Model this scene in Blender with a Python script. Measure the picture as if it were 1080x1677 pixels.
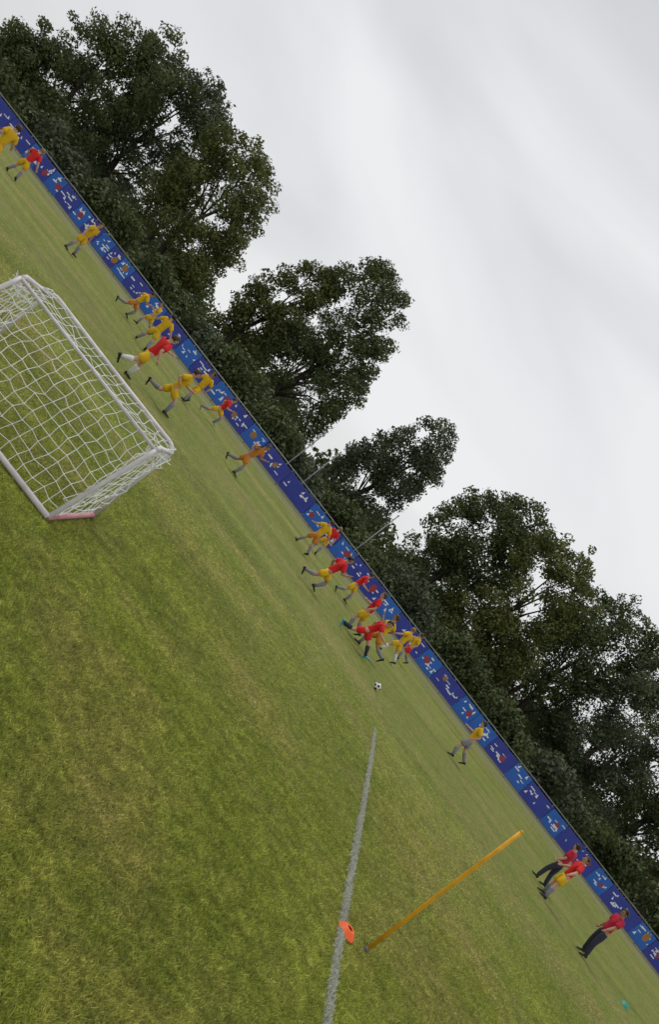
import bpy, bmesh, math, random
import numpy as np
from mathutils import Vector, Matrix, noise

for o in list(bpy.data.objects):
    bpy.data.objects.remove(o)
scene = bpy.context.scene
C = scene.collection
R_ = math.radians

# ------------------------------------------------------------------ camera
# the photographer stood by the touchline, camera 2 m up, almost level, rolled by 52 degrees
F_PX, ROLL, PITCH, CAM_H = 1350.0, R_(52.04), R_(1.27), 2.0
cam_d = bpy.data.cameras.new('camera')
cam = bpy.data.objects.new('camera', cam_d)
C.objects.link(cam)
cam_d.sensor_width = 36.0
cam_d.sensor_fit = 'AUTO'
cam_d.lens = 36.0 * F_PX / 1677.0
cam_d.clip_start = 0.05
cam_d.clip_end = 3000.0
FW = Vector((0, math.cos(PITCH), -math.sin(PITCH)))
UP = Vector((0, math.sin(PITCH), math.cos(PITCH)))
RT = Vector((1, 0, 0))
cx = math.cos(ROLL) * RT + math.sin(ROLL) * UP
cy = -math.sin(ROLL) * RT + math.cos(ROLL) * UP
cz = -FW
m = Matrix((cx, cy, cz)).transposed().to_4x4()
m.translation = Vector((0, 0, CAM_H))
cam.matrix_world = m
scene.camera = cam

# ------------------------------------------------------------------ sky and sun (overcast)
SUN_EL, SUN_AZ = R_(62), R_(-35)
world = bpy.data.worlds.new('World')
scene.world = world
world.use_nodes = True
wn, wl = world.node_tree.nodes, world.node_tree.links
wn.clear()
w_out = wn.new('ShaderNodeOutputWorld')
bg_sky = wn.new('ShaderNodeBackground')
bg_cl = wn.new('ShaderNodeBackground')
addsh = wn.new('ShaderNodeMixShader')
sky = wn.new('ShaderNodeTexSky')
sky.sky_type = 'NISHITA'
sky.sun_disc = False
sky.sun_elevation = SUN_EL
sky.sun_rotation = SUN_AZ
bg_sky.inputs['Strength'].default_value = 0.08
wl.new(sky.outputs[0], bg_sky.inputs[0])
tc = wn.new('ShaderNodeTexCoord')
mp = wn.new('ShaderNodeMapping')
mp.inputs['Scale'].default_value = (1.3, 1.3, 3.2)
mp.inputs['Rotation'].default_value = (0.2, 0.5, 0.3)
nz = wn.new('ShaderNodeTexNoise')
nz.inputs['Scale'].default_value = 1.25
nz.inputs['Detail'].default_value = 4.0
nz.inputs['Roughness'].default_value = 0.42
nz.inputs['Distortion'].default_value = 0.5
rp = wn.new('ShaderNodeValToRGB')
rp.color_ramp.elements[0].position = 0.33
rp.color_ramp.elements[0].color = (0.60, 0.612, 0.638, 1)
rp.color_ramp.elements[1].position = 0.66
rp.color_ramp.elements[1].color = (0.86, 0.866, 0.872, 1)
wl.new(tc.outputs['Generated'], mp.inputs[0])
wl.new(mp.outputs[0], nz.inputs['Vector'])
wl.new(nz.outputs[0], rp.inputs[0])
wl.new(rp.outputs[0], bg_cl.inputs[0])
bg_cl.inputs['Strength'].default_value = 1.02
addsh.inputs[0].default_value = 0.93
wl.new(bg_sky.outputs[0], addsh.inputs[1])
wl.new(bg_cl.outputs[0], addsh.inputs[2])
wl.new(addsh.outputs[0], w_out.inputs[0])

sd = bpy.data.lights.new('sun', 'SUN')
sd.energy = 1.5
sd.angle = R_(18)
sd.color = (1.0, 0.965, 0.91)
sun = bpy.data.objects.new('sun', sd)
C.objects.link(sun)
sdir = Vector((math.sin(SUN_AZ) * math.cos(SUN_EL), math.cos(SUN_AZ) * math.cos(SUN_EL), math.sin(SUN_EL)))
sun.rotation_euler = sdir.to_track_quat('Z', 'Y').to_euler()

vs = scene.view_settings
vs.view_transform = 'Standard'
vs.look = 'None'
vs.exposure = 0.0
vs.gamma = 1.0
vs.use_curve_mapping = False
scene.render.engine = 'CYCLES'

# ------------------------------------------------------------------ helpers
A0, B0 = 993.3, -90.0


def ray(a, b):
    return (FW * F_PX + RT * (a - A0) + UP * (b - B0)).normalized()


def ground(a, b):
    d = ray(a, b)
    t = CAM_H / -d.z
    return Vector((d.x * t, d.y * t, 0.0))


def at_y(a, b, y):
    d = ray(a, b)
    t = y / d.y
    return Vector((d.x * t, y, CAM_H + d.z * t))


MATS = {}


def mat(name, col, rough=0.6, var=0.0, scale=6.0, spec=0.3, metallic=0.0, bump=0.0, bscale=40.0, trans=0.0):
    """principled with gentle noise variation of the base colour"""
    if name in MATS:
        return MATS[name]
    mt = bpy.data.materials.new(name)
    mt.use_nodes = True
    n, l = mt.node_tree.nodes, mt.node_tree.links
    p = n['Principled BSDF']
    p.inputs['Roughness'].default_value = rough
    p.inputs['Specular IOR Level'].default_value = spec
    p.inputs['Metallic'].default_value = metallic
    t = n.new('ShaderNodeTexCoord')
    if var > 0:
        z = n.new('ShaderNodeTexNoise')
        z.inputs['Scale'].default_value = scale
        z.inputs['Detail'].default_value = 5
        l.new(t.outputs['Object'], z.inputs['Vector'])
        r = n.new('ShaderNodeValToRGB')
        r.color_ramp.elements[0].position = 0.3
        r.color_ramp.elements[1].position = 0.7
        r.color_ramp.elements[0].color = tuple(c * (1 - var) for c in col) + (1,)
        r.color_ramp.elements[1].color = tuple(min(1, c * (1 + var)) for c in col) + (1,)
        l.new(z.outputs[0], r.inputs[0])
        l.new(r.outputs[0], p.inputs['Base Color'])
    else:
        p.inputs['Base Color'].default_value = tuple(col) + (1,)
    if bump > 0:
        z2 = n.new('ShaderNodeTexNoise')
        z2.inputs['Scale'].default_value = bscale
        z2.inputs['Detail'].default_value = 4
        l.new(t.outputs['Object'], z2.inputs['Vector'])
        bp = n.new('ShaderNodeBump')
        bp.inputs['Strength'].default_value = bump
        bp.inputs['Distance'].default_value = 0.02
        l.new(z2.outputs[0], bp.inputs['Height'])
        l.new(bp.outputs[0], p.inputs['Normal'])
    MATS[name] = mt
    return mt


def link(name, me, material=None, parent=None, smooth=False):
    o = bpy.data.objects.new(name, me)
    C.objects.link(o)
    if material is not None and not me.materials:
        me.materials.append(material)
    if parent is not None:
        o.parent = parent
    if smooth:
        me.polygons.foreach_set('use_smooth', [True] * len(me.polygons))
    return o


def empty(name, loc=(0, 0, 0), rz=0.0):
    o = bpy.data.objects.new(name, None)
    C.objects.link(o)
    o.location = loc
    o.rotation_euler = (0, 0, rz)
    o.empty_display_size = 0.2
    return o


def tag(o, label=None, cat=None, group=None, kind=None):
    if label: o['label'] = label
    if cat: o['category'] = cat
    if group: o['group'] = group
    if kind: o['kind'] = kind
    return o


class MB:
    """collects simple shapes into one mesh"""

    def __init__(self):
        self.v, self.f = [], []

    def box(self, c, s, rot=None):
        b = len(self.v)
        for x in (-.5, .5):
            for y in (-.5, .5):
                for z in (-.5, .5):
                    p = Vector((x * s[0], y * s[1], z * s[2]))
                    if rot is not None: p = rot @ p
                    self.v.append(tuple(p + Vector(c)))
        for q in ((0, 1, 3, 2), (4, 6, 7, 5), (0, 4, 5, 1), (2, 3, 7, 6), (0, 2, 6, 4), (1, 5, 7, 3)):
            self.f.append(tuple(b + i for i in q))
        return self

    def tube(self, pts, rad, n=8, cap=True):
        pts = [Vector(p) for p in pts]
        if not hasattr(rad, '__len__'): rad = [rad] * len(pts)
        b = len(self.v)
        prev = None
        for i, p in enumerate(pts):
            if i == 0: d = pts[1] - pts[0]
            elif i == len(pts) - 1: d = pts[-1] - pts[-2]
            else: d = (pts[i + 1] - pts[i - 1])
            d.normalize()
            ref = Vector((0, 0, 1)) if abs(d.z) < 0.9 else Vector((1, 0, 0))
            if prev is not None and abs(prev.dot(d)) < 0.95:
                u = (prev - d * prev.dot(d)).normalized()
            else:
                u = d.cross(ref).normalized()
            prev = u
            w = d.cross(u)
            for k in range(n):
                t = 2 * math.pi * k / n
                self.v.append(tuple(p + (u * math.cos(t) + w * math.sin(t)) * rad[i]))
        for i in range(len(pts) - 1):
            for k in range(n):
                a0, a1 = b + i * n + k, b + i * n + (k + 1) % n
                self.f.append((a0, a1, a1 + n, a0 + n))
        if cap:
            self.f.append(tuple(b + k for k in range(n))[::-1])
            e = b + (len(pts) - 1) * n
            self.f.append(tuple(e + k for k in range(n)))
        return self

    def lathe(self, prof, n=20, c=(0, 0, 0)):
        b = len(self.v)
        for (r, z) in prof:
            for k in range(n):
                t = 2 * math.pi * k / n
                self.v.append((c[0] + r * math.cos(t), c[1] + r * math.sin(t), c[2] + z))
        for i in range(len(prof) - 1):
            for k in range(n):
                a0, a1 = b + i * n + k, b + i * n + (k + 1) % n
                self.f.append((a0, a1, a1 + n, a0 + n))
        return self

    def mesh(self, name):
        me = bpy.data.meshes.new(name)
        me.from_pydata(self.v, [], self.f)
        me.update()
        return me

    def build(self, name, material, parent=None, smooth=False):
        return link(name, self.mesh(name), material, parent, smooth)


def np_mesh(name, verts, faces, k):
    """fast mesh: faces is (n,k) int array"""
    me = bpy.data.meshes.new(name)
    me.vertices.add(len(verts))
    me.vertices.foreach_set('co', verts.astype(np.float32).ravel())
    nf = len(faces)
    me.loops.add(nf * k)
    me.loops.foreach_set('vertex_index', faces.astype(np.int32).ravel())
    me.polygons.add(nf)
    me.polygons.foreach_set('loop_start', np.arange(0, nf * k, k, dtype=np.int32))
    me.polygons.foreach_set('loop_total', np.full(nf, k, dtype=np.int32))
    me.update(calc_edges=True)
    me.validate()
    return me


# ------------------------------------------------------------------ ground
def grass_material(name, blade=False):
    mt = bpy.data.materials.new(name)
    mt.use_nodes = True
    n, l = mt.node_tree.nodes, mt.node_tree.links
    p = n['Principled BSDF']
    p.inputs['Roughness'].default_value = 0.75
    p.inputs['Specular IOR Level'].default_value = 0.15
    geo = n.new('ShaderNodeNewGeometry')

    def noise_(scale, detail, rough=0.55, sc=None):
        z = n.new('ShaderNodeTexNoise')
        z.inputs['Scale'].default_value = scale
        z.inputs['Detail'].default_value = detail
        z.inputs['Roughness'].default_value = rough
        if sc:
            mpn = n.new('ShaderNodeMapping')
            mpn.inputs['Scale'].default_value = sc
            l.new(geo.outputs['Position'], mpn.inputs[0])
            l.new(mpn.outputs[0], z.inputs['Vector'])
        else:
            l.new(geo.outputs['Position'], z.inputs['Vector'])
        return z.outputs[0]

    def ramp(f, p0, p1, c0, c1):
        r = n.new('ShaderNodeValToRGB')
        r.color_ramp.elements[0].position = p0
        r.color_ramp.elements[1].position = p1
        r.color_ramp.elements[0].color = tuple(c0) + (1,)
        r.color_ramp.elements[1].color = tuple(c1) + (1,)
        l.new(f, r.inputs[0])
        return r.outputs[0]

    def mix(f, a, b, mode='MIX'):
        x = n.new('ShaderNodeMix')
        x.data_type = 'RGBA'
        x.blend_type = mode
        if isinstance(f, float): x.inputs[0].default_value = f
        else: l.new(f, x.inputs[0])
        for s, val in ((x.inputs[6], a), (x.inputs[7], b)):
            if isinstance(val, tuple): s.default_value = val + (1,)
            else: l.new(val, s)
        return x.outputs[2]

    g1 = (0.160, 0.192, 0.036)
    g2 = (0.208, 0.236, 0.050)
    dry = (0.258, 0.232, 0.090)
    base = ramp(noise_(0.55, 5), 0.35, 0.68, g1, g2)
    # dry, trampled patches
    dm = ramp(noise_(0.33, 6, 0.65), 0.46, 0.68, (0, 0, 0), (0.85, 0.85, 0.85))
    base = mix(dm, base, dry)
    # tufts
    tf = ramp(noise_(5.5, 5, 0.7), 0.30, 0.72, (0.62, 0.66, 0.58), (1.34, 1.29, 1.26))
    base = mix(1.0, base, tf, 'MULTIPLY')
    tf = ramp(noise_(17, 4, 0.75), 0.32, 0.68, (0.70, 0.72, 0.68), (1.34, 1.31, 1.30))
    base = mix(1.0, base, tf, 'MULTIPLY')
    fine = ramp(noise_(70, 3, 0.7), 0.32, 0.70, (0.60, 0.62, 0.60), (1.42, 1.40, 1.36))
    base = mix(1.0, base, fine, 'MULTIPLY')
    # long far streaks of growth across the pitch
    st = ramp(noise_(1.0, 4, 0.6, (0.10, 0.55, 1)), 0.36, 0.66, (0.86, 0.88, 0.84), (1.16, 1.14, 1.14))
    base = mix(1.0, base, st, 'MULTIPLY')
    if not blade:
        # worn greyish strip of dead grass and dust along the barrier
        sx = n.new('ShaderNodeSeparateXYZ')
        l.new(geo.outputs['Position'], sx.inputs[0])
        mr = n.new('ShaderNodeMapRange')
        mr.inputs[1].default_value = 29.5
        mr.inputs[2].default_value = 36.5
        l.new(sx.outputs['Y'], mr.inputs[0])
        wz = noise_(0.9, 5, 0.7, (0.35, 1, 1))
        ad = n.new('ShaderNodeMath'); ad.operation = 'MULTIPLY_ADD'
        l.new(mr.outputs[0], ad.inputs[0]); ad.inputs[1].default_value = 1.3
        sb = n.new('ShaderNodeMath'); sb.operation = 'SUBTRACT'
        l.new(wz, sb.inputs[0]); sb.inputs[1].default_value = 0.95
        l.new(sb.outputs[0], ad.inputs[2])
        ad.use_clamp = True
        base = mix(ad.outputs[0], base, (0.205, 0.205, 0.110))
        bp = n.new('ShaderNodeBump')
        bp.inputs['Strength'].default_value = 0.9
        bp.inputs['Distance'].default_value = 0.05
        l.new(noise_(38, 5, 0.75), bp.inputs['Height'])
        l.new(bp.outputs[0], p.inputs['Normal'])
        l.new(base, p.inputs['Base Color'])
    else:
        # each blade slightly different
        isl = n.new('ShaderNodeValToRGB')
        isl.color_ramp.elements[0].color = (0.70, 0.78, 0.60, 1)
        isl.color_ramp.elements[1].color = (3.3, 3.05, 3.6, 1)
        e3 = isl.color_ramp.elements.new(0.93); e3.color = (2.75, 2.6, 2.7, 1)
        isl.color_ramp.elements[2].color = (4.2, 3.5, 6.0, 1)
        l.new(geo.outputs['Random Per Island'], isl.inputs[0])
        base = mix(1.0, base, isl.outputs[0], 'MULTIPLY')
        l.new(base, p.inputs['Base Color'])
        tr = n.new('ShaderNodeBsdfTranslucent')
        l.new(base, tr.inputs['Color'])
        ms = n.new('ShaderNodeMixShader')
        ms.inputs[0].default_value = 0.4
        l.new(p.outputs[0], ms.inputs[1]); l.new(tr.outputs[0], ms.inputs[2])
        l.new(ms.outputs[0], n['Material Output'].inputs[0])
    return mt


GRASS = grass_material('pitch_grass')
BLADE = grass_material('grass_blades', True)
rng = np.random.default_rng(7)

# one sheet out to the horizon, finely divided and slightly uneven near the camera
xs = np.concatenate([[-1500, -400, -120], np.linspace(-40, 40, 100), [120, 400, 1500]])
ys = np.concatenate([[-300, -60, -8], np.linspace(0, 44, 90), [60, 150, 500, 2200]])
gv = []
for y in ys:
    for x in xs:
        z = 0.0
        if 1 < y < 40 and abs(x) < 39:
            z = 0.018 * noise.noise(Vector((x * 0.45, y * 0.45, 1.3))) * min(1, (40 - y) / 5)
        gv.append((x, y, z))
nx = len(xs)
gf = []
for j in range(len(ys) - 1):
    for i in range(nx - 1):
        gf.append((j * nx + i, j * nx + i + 1, (j + 1) * nx + i + 1, (j + 1) * nx + i))
gm = bpy.data.meshes.new('pitch')
gm.from_pydata(gv, [], gf)
tag(link('pitch', gm, GRASS, smooth=True), kind='structure')


def gz(x, y):
    if 1 < y < 40 and abs(x) < 39:
        return 0.018 * noise.noise(Vector((x * 0.45, y * 0.45, 1.3))) * min(1, (40 - y) / 5)
    return 0.0


# blades of grass over the near part of the pitch
def blades():
    N = 2000000
    u = rng.random(N)
    d = 2.4 * (17.0 / 2.4) ** u                      # log-spaced distance: density falls with 1/d^2
    xl, xr = -0.62 * d - 0.6, 0.80 * d + 0.6
    # the visible ground narrows towards the bottom corner of the tilted frame
    xl = np.maximum(xl, -0.98 * d + 3.0 - 1.4 - 0.0 * d)
    xl = np.minimum(xl, 0.2)
    x = xl + (xr - xl) * rng.random(N)
    keep = rng.random(N) < (xr - xl) / (1.42 * d + 1.2)
    keep &= rng.random(N) < np.clip((17.5 - d) / 11.0, 0, 1) * 0.9
    x, d = x[keep], d[keep]
    n = len(x)
    z0 = np.array([gz(a, b) for a, b in zip(x[::1], d[::1])]) if n < 1 else np.zeros(n)
    # coarse height lookup
    gx, gy = np.linspace(-18, 18, 160), np.linspace(1, 20, 120)
    hz = np.array([[gz(a, b) for a in gx] for b in gy])
    ix = np.clip(((x + 18) / 36 * 159).astype(int), 0, 159)
    iy = np.clip(((d - 1) / 19 * 119).astype(int), 0, 119)
    z0 = hz[iy, ix] - 0.004
    # length varies in clumps
    cl = 0.5 + 0.5 * np.sin(x * 5.1 + 2 * np.sin(d * 3.3)) * np.sin(d * 4.7 + 1.5 * np.sin(x * 2.9))
    h = (0.012 + 0.016 * rng.random(n) + 0.010 * cl * rng.random(n))
    w = (0.0015 + 0.0013 * rng.random(n)) * (0.75 + 0.09 * d)
    th = rng.random(n) * 2 * np.pi
    ln = 0.3 + rng.random(n) * 1.5
    la = rng.random(n) * 2 * np.pi
    tx, ty = np.cos(th) * w, np.sin(th) * w
    v = np.empty((n, 3, 3))
    v[:, 0] = np.stack([x - tx, d - ty, z0], 1)
    v[:, 1] = np.stack([x + tx, d + ty, z0], 1)
    v[:, 2] = np.stack([x + np.cos(la) * h * ln, d + np.sin(la) * h * ln, z0 + h], 1)
    f = np.arange(n * 3).reshape(n, 3)
    return np_mesh('grass', v.reshape(-1, 3), f, 3)


gb = link('grass', blades(), BLADE)
tag(gb, 'short mown blades of grass over the near part of the pitch', 'grass', kind='stuff')


# painted touchline, worn: broken strips on the grass
def line_material():
    mt = bpy.data.materials.new('line_paint')
    mt.use_nodes = True
    n, l = mt.node_tree.nodes, mt.node_tree.links
    p = n['Principled BSDF']
    p.inputs['Roughness'].default_value = 0.85
    geo = n.new('ShaderNodeNewGeometry')
    z = n.new('ShaderNodeTexNoise'); z.inputs['Scale'].default_value = 34; z.inputs['Detail'].default_value = 6
    z.inputs['Roughness'].default_value = 0.75
    l.new(geo.outputs['Position'], z.inputs['Vector'])
    r = n.new('ShaderNodeValToRGB')
    r.color_ramp.elements[0].position = 0.40; r.color_ramp.elements[1].position = 0.56
    r.color_ramp.elements[0].color = (0.34, 0.36, 0.22, 1)
    r.color_ramp.elements[1].color = (0.66, 0.66, 0.62, 1)
    l.new(z.outputs[0], r.inputs[0])
    l.new(r.outputs[0], p.inputs['Base Color'])
    return mt


LINE = line_material()


def paint_line(name, p0, p1, w, label, wear0=1.0, wear1=0.2):
    p0, p1 = Vector(p0), Vector(p1)
    L = (p1 - p0).length
    d = (p1 - p0) / L
    s = Vector((-d.y, d.x, 0))
    n = int(L / 0.05)
    v, f = [], []
    rr = random.Random(3)
    # painted blades: short tilted slivers that carry the paint, thinning out with wear
    cnt = int(L * 4200)
    for _ in range(cnt):
        t = rr.random()
        wear = wear0 + (wear1 - wear0) * t
        if rr.random() > wear: continue
        q = p0 + d * (t * L) + s * (rr.gauss(0, 0.27) * w)
        if noise.noise(Vector((q.x * 5, q.y * 5, 3.1))) + 0.5 * noise.noise(Vector((q.x * 17, q.y * 17, 0))) < rr.uniform(-.75, 0.05): continue
        zz = gz(q.x, q.y)
        a = rr.random() * math.tau
        ln = 0.012 + 0.016 * rr.random()
        ww = (0.004 + 0.004 * rr.random()) * (0.8 + 0.05 * q.y)
        b = len(v)
        v += [(q.x - math.cos(a) * ww, q.y - math.sin(a) * ww, zz + 0.006), (q.x + math.cos(a) * ww, q.y + math.sin(a) * ww, zz + 0.006),
              (q.x + rr.uniform(-1, 1) * 0.012, q.y + rr.uniform(-1, 1) * 0.012, zz + 0.010 + ln)]
        f.append((b, b + 1, b + 2))
    me = bpy.data.meshes.new(name)
    me.from_pydata(v, [], f)
    o = link(name, me, LINE)
    tag(o, label, 'line marking', kind='structure')
    return o


LN0, LN1 = Vector((2.10, 2.4, 0)), Vector((3.46, 14.4, 0))
paint_line('touchline', LN0, LN1, 0.062, 'worn white painted touchline running away over the grass', 0.95, 0.02)

# ------------------------------------------------------------------ foliage
def leaf_material(name, c0, c1):
    mt = bpy.data.materials.new(name)
    mt.use_nodes = True
    n, l = mt.node_tree.nodes, mt.node_tree.links
    p = n['Principled BSDF']
    p.inputs['Roughness'].default_value = 0.6
    p.inputs['Specular IOR Level'].default_value = 0.25
    geo = n.new('ShaderNodeNewGeometry')
    z = n.new('ShaderNodeTexNoise'); z.inputs['Scale'].default_value = 0.7; z.inputs['Detail'].default_value = 3
    l.new(geo.outputs['Position'], z.inputs['Vector'])
    ad = n.new('ShaderNodeMath'); ad.operation = 'MULTIPLY_ADD'
    l.new(geo.outputs['Random Per Island'], ad.inputs[0]); ad.inputs[1].default_value = 0.45
    l.new(z.outputs[0], ad.inputs[2])
    r = n.new('ShaderNodeValToRGB')
    r.color_ramp.elements[0].position = 0.40; r.color_ramp.elements[1].position = 1.0
    r.color_ramp.elements[0].color = tuple(c0) + (1,); r.color_ramp.elements[1].color = tuple(c1) + (1,)
    l.new(ad.outputs[0], r.inputs[0])
    l.new(r.outputs[0], p.inputs['Base Color'])
    tr = n.new('ShaderNodeBsdfTranslucent')
    l.new(r.outputs[0], tr.inputs['Color'])
    ms = n.new('ShaderNodeMixShader'); ms.inputs[0].default_value = 0.22
    l.new(p.outputs[0], ms.inputs[1]); l.new(tr.outputs[0], ms.inputs[2])
    l.new(ms.outputs[0], n['Material Output'].inputs[0])
    return mt


LEAF = [leaf_material('leaves_dark', (0.046, 0.061, 0.025), (0.122, 0.154, 0.054)),
        leaf_material('leaves_olive', (0.060, 0.071, 0.023), (0.180, 0.195, 0.056)),
        leaf_material('leaves_grey', (0.047, 0.063, 0.036), (0.135, 0.162, 0.086))]
BARK = mat('bark', (0.055, 0.045, 0.035), 0.9, 0.4, 3.0, bump=0.8, bscale=14)


def leaf_cloud(name, lobes, per, size, r):
    """leaf-sized folded faces spread through the shells of many lobes"""
    V = []
    for (c, rad) in lobes:
        n = int(per * (rad[0] * rad[1] + rad[1] * rad[2] + rad[0] * rad[2]) / 3)
        if n < 4: continue
        dirs = r.normal(size=(n, 3)); dirs /= np.linalg.norm(dirs, axis=1)[:, None]
        k = 0.45 + 0.62 * r.random(n) ** 0.6
        # uneven lumps inside the lobe
        k *= 1 + 0.22 * np.sin(dirs[:, 0] * 7 + c[0]) * np.sin(dirs[:, 2] * 6 + c[1])
        p = np.array(c) + dirs * k[:, None] * np.array(rad)
        s = size * (0.55 + 0.9 * r.random(n))
        nrm = dirs + r.normal(size=(n, 3)) * 0.7
        nrm /= np.linalg.norm(nrm, axis=1)[:, None]
        t = np.cross(nrm, r.normal(size=(n, 3))); t /= np.linalg.norm(t, axis=1)[:, None]
        b = np.cross(nrm, t)
        q = np.empty((n, 4, 3))
        q[:, 0] = p - t * s[:, None]
        q[:, 1] = p + b * (s * 0.55)[:, None] + nrm * (s * 0.25)[:, None]
        q[:, 2] = p + t * s[:, None]
        q[:, 3] = p - b * (s * 0.55)[:, None] + nrm * (s * 0.25)[:, None]
        V.append(q.reshape(-1, 3))
    V = np.concatenate(V)
    # sink nothing below ground
    V[:, 2] = np.maximum(V[:, 2], 0.02)
    return np_mesh(name, V, np.arange(len(V)).reshape(-1, 4), 4)


TREES = []


def tree(name, label, x0, x1, top, y, seed, mi=0, base=1.2, shape=None, n=52, dens=1.0, peak=0.5, group='trees behind the barrier'):
    """crown spans x0..x1 and reaches height top; peak = where along the width it is tallest"""
    r = np.random.default_rng(seed)
    w = x1 - x0
    xc = (x0 + x1) / 2
    root = empty(name, (xc, y, 0))
    lobes = []
    tries = 0
    n = int(n * 1.85)
    while len(lobes) < n and tries < 4000:
        tries += 1
        t = r.random()
        # skyline of the crown
        e = 1 - abs((t - peak) / (peak if t < peak else 1 - peak)) ** 2.3
        if shape is not None:
            e = np.interp(t, np.linspace(0, 1, len(shape)), shape)
        hi = base + (top - base) * e
        rad = (0.42 + 0.62 * r.random()) * (0.6 + 0.045 * w)
        if hi - rad * 0.9 < base: continue
        z = base + (hi - rad * 0.8 - base) * r.random() ** 0.85
        dep = (r.random() - 0.5) * w * 0.62 * math.sqrt(max(0.05, 1 - ((z - base) / (top - base) - 0.4) ** 2))
        lx = (t - 0.5) * w
        lx = max(-w / 2 + rad * 0.9, min(w / 2 - rad * 0.9, lx))
        lobes.append(((lx, dep, z), (rad * (0.9 + 0.3 * r.random()), rad * (0.9 + 0.3 * r.random()), rad * (0.75 + 0.3 * r.random()))))
    # sprigs that break the outline
    for _ in range(46):
        t = r.random()
        e = 1 - abs((t - peak) / (peak if t < peak else 1 - peak)) ** 2.3
        if shape is not None:
            e = np.interp(t, np.linspace(0, 1, len(shape)), shape)
        hi = base + (top - base) * e
        s = 0.22 + 0.3 * r.random()
        zz = hi - s * 0.6 + 0.25 * r.normal() if r.random() < .6 else base + (hi - base) * r.random()
        lobes.append((((t - 0.5) * w + 0.2 * r.normal(), (r.random() - .5) * w * .35, max(base, zz)), (s * 1.2, s, s)))
    cr = link('crown', leaf_cloud('crown', lobes, 520 * dens, 0.098, r), LEAF[mi], root)
    # trunk and limbs
    mb = MB()
    th = base + (top - base) * 0.55
    tr = 0.10 + 0.016 * top
    pts = [(0.25 * math.sin(k * 1.3 + seed), 0.2 * math.cos(k * 1.1 + seed), th * k / 5) for k in range(6)]
    mb.tube(pts, [tr * (1.35 if k == 0 else 1 - 0.14 * k) for k in range(6)], 8)
    trunk = mb.build('trunk', BARK, root, True)
    mb = MB()
    for i in r.choice(min(n, len(lobes)), size=min(12, len(lobes)), replace=False):
        c = Vector(lobes[i][0])
        k = min(1, max(0.18, 0.55 * c.z / th))
        s = Vector((0.25 * math.sin(k * 5 * 1.3 + seed), 0.2 * math.cos(k * 5 * 1.1 + seed), th * k))
        md = (s + c) / 2 + Vector((0, 0, 0.35 + 0.3 * r.random()))
        mb.tube([s, md, c], [tr * 0.26, tr * 0.15, 0.015], 6)
    mb.build('limbs', BARK, trunk, True)
    tag(root, label, 'tree', group)
    TREES.append(root)
    return root


def span(a0, a1, b, y):
    """x range and height at depth y"""
    p, q = at_y(a0, b, y), at_y(a1, b, y)
    return p.x, q.x, p.z


# each crown: left and right edge, top, depth, seed, leaf tone, skyline
TL = [
    ('broadleaf_tree', 'broad dark tree at the far left end of the blue barrier', 74, 304, 176, 47, 11, 0, [0.30, 0.52, 0.74, 0.90, 1.0, 1.0, 0.95], 52),
    ('broadleaf_tree', 'dark rounded tree touching the far left tree, a notch between their tops', 250, 400, 184, 50, 12, 2, [0.86, 0.97, 1.0, 1.0, 0.86], 46),
    ('broadleaf_tree', 'tall dark tree left of the narrow slit of sky, its right flank steep', 392, 576, 184, 48, 13, 1, [0.86, 0.99, 1.0, 0.96, 0.90, 0.76, 0.5], 58),
    ('bushy_tree', 'lower bushy tree just right of the narrow slit of sky', 624, 724, 154, 51, 14, 1, [0.62, 0.82, 1.0, 1.0, 0.9], 40),
    ('ragged_tree', 'tallest ragged tree in the middle left, leaning crown falling away to the right', 694, 884, 236, 52, 15, 0, [0.74, 0.96, 1.0, 0.98, 0.86, 0.64, 0.36], 56),
    ('slender_tree', 'slim separate tree standing between two wedges of open sky', 934, 1062, 156, 54, 16, 2, [0.34, 0.66, 0.97, 1.0, 0.92, 0.62], 42),
    ('broadleaf_tree', 'first tree of the dense right-hand wood, beside the right wedge of sky', 1098, 1262, 176, 50, 17, 0, [0.58, 0.80, 0.97, 1.0, 0.97, 0.95], 54),
    ('broadleaf_tree', 'olive tree second from the right wedge of sky in the dense wood', 1226, 1392, 190, 48, 18, 1, [0.86, 0.98, 1.0, 0.95, 0.88], 54),
    ('broadleaf_tree', 'taller dark tree third from the right wedge of sky in the dense wood', 1352, 1520, 210, 51, 19, 0, [0.80, 0.95, 1.0, 0.99, 0.9], 56),
    ('broadleaf_tree', 'greyish tree behind the lone yellow player near the right of the barrier', 1490, 1660, 222, 49, 20, 2, [0.88, 0.98, 1.0, 0.96, 0.86], 56),
    ('broadleaf_tree', 'dark tree behind the two red figures at the right', 1622, 1810, 236, 50, 21, 0, [0.86, 0.98, 1.0, 0.97, 0.88], 58),
    ('broadleaf_tree', 'last olive tree in the bottom right corner behind the barrier', 1770, 1990, 224, 48, 22, 1, [0.88, 0.98, 1.0, 0.97, 0.88], 60),
]
for (nm, lb, a0, a1, bt, y, sd_, mi, shp, n) in TL:
    x0, x1, top = span(a0, a1, bt, y)
    tree(nm, lb, x0, x1, top, y, sd_, mi, base=1.6, shape=shp, n=n)
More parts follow.
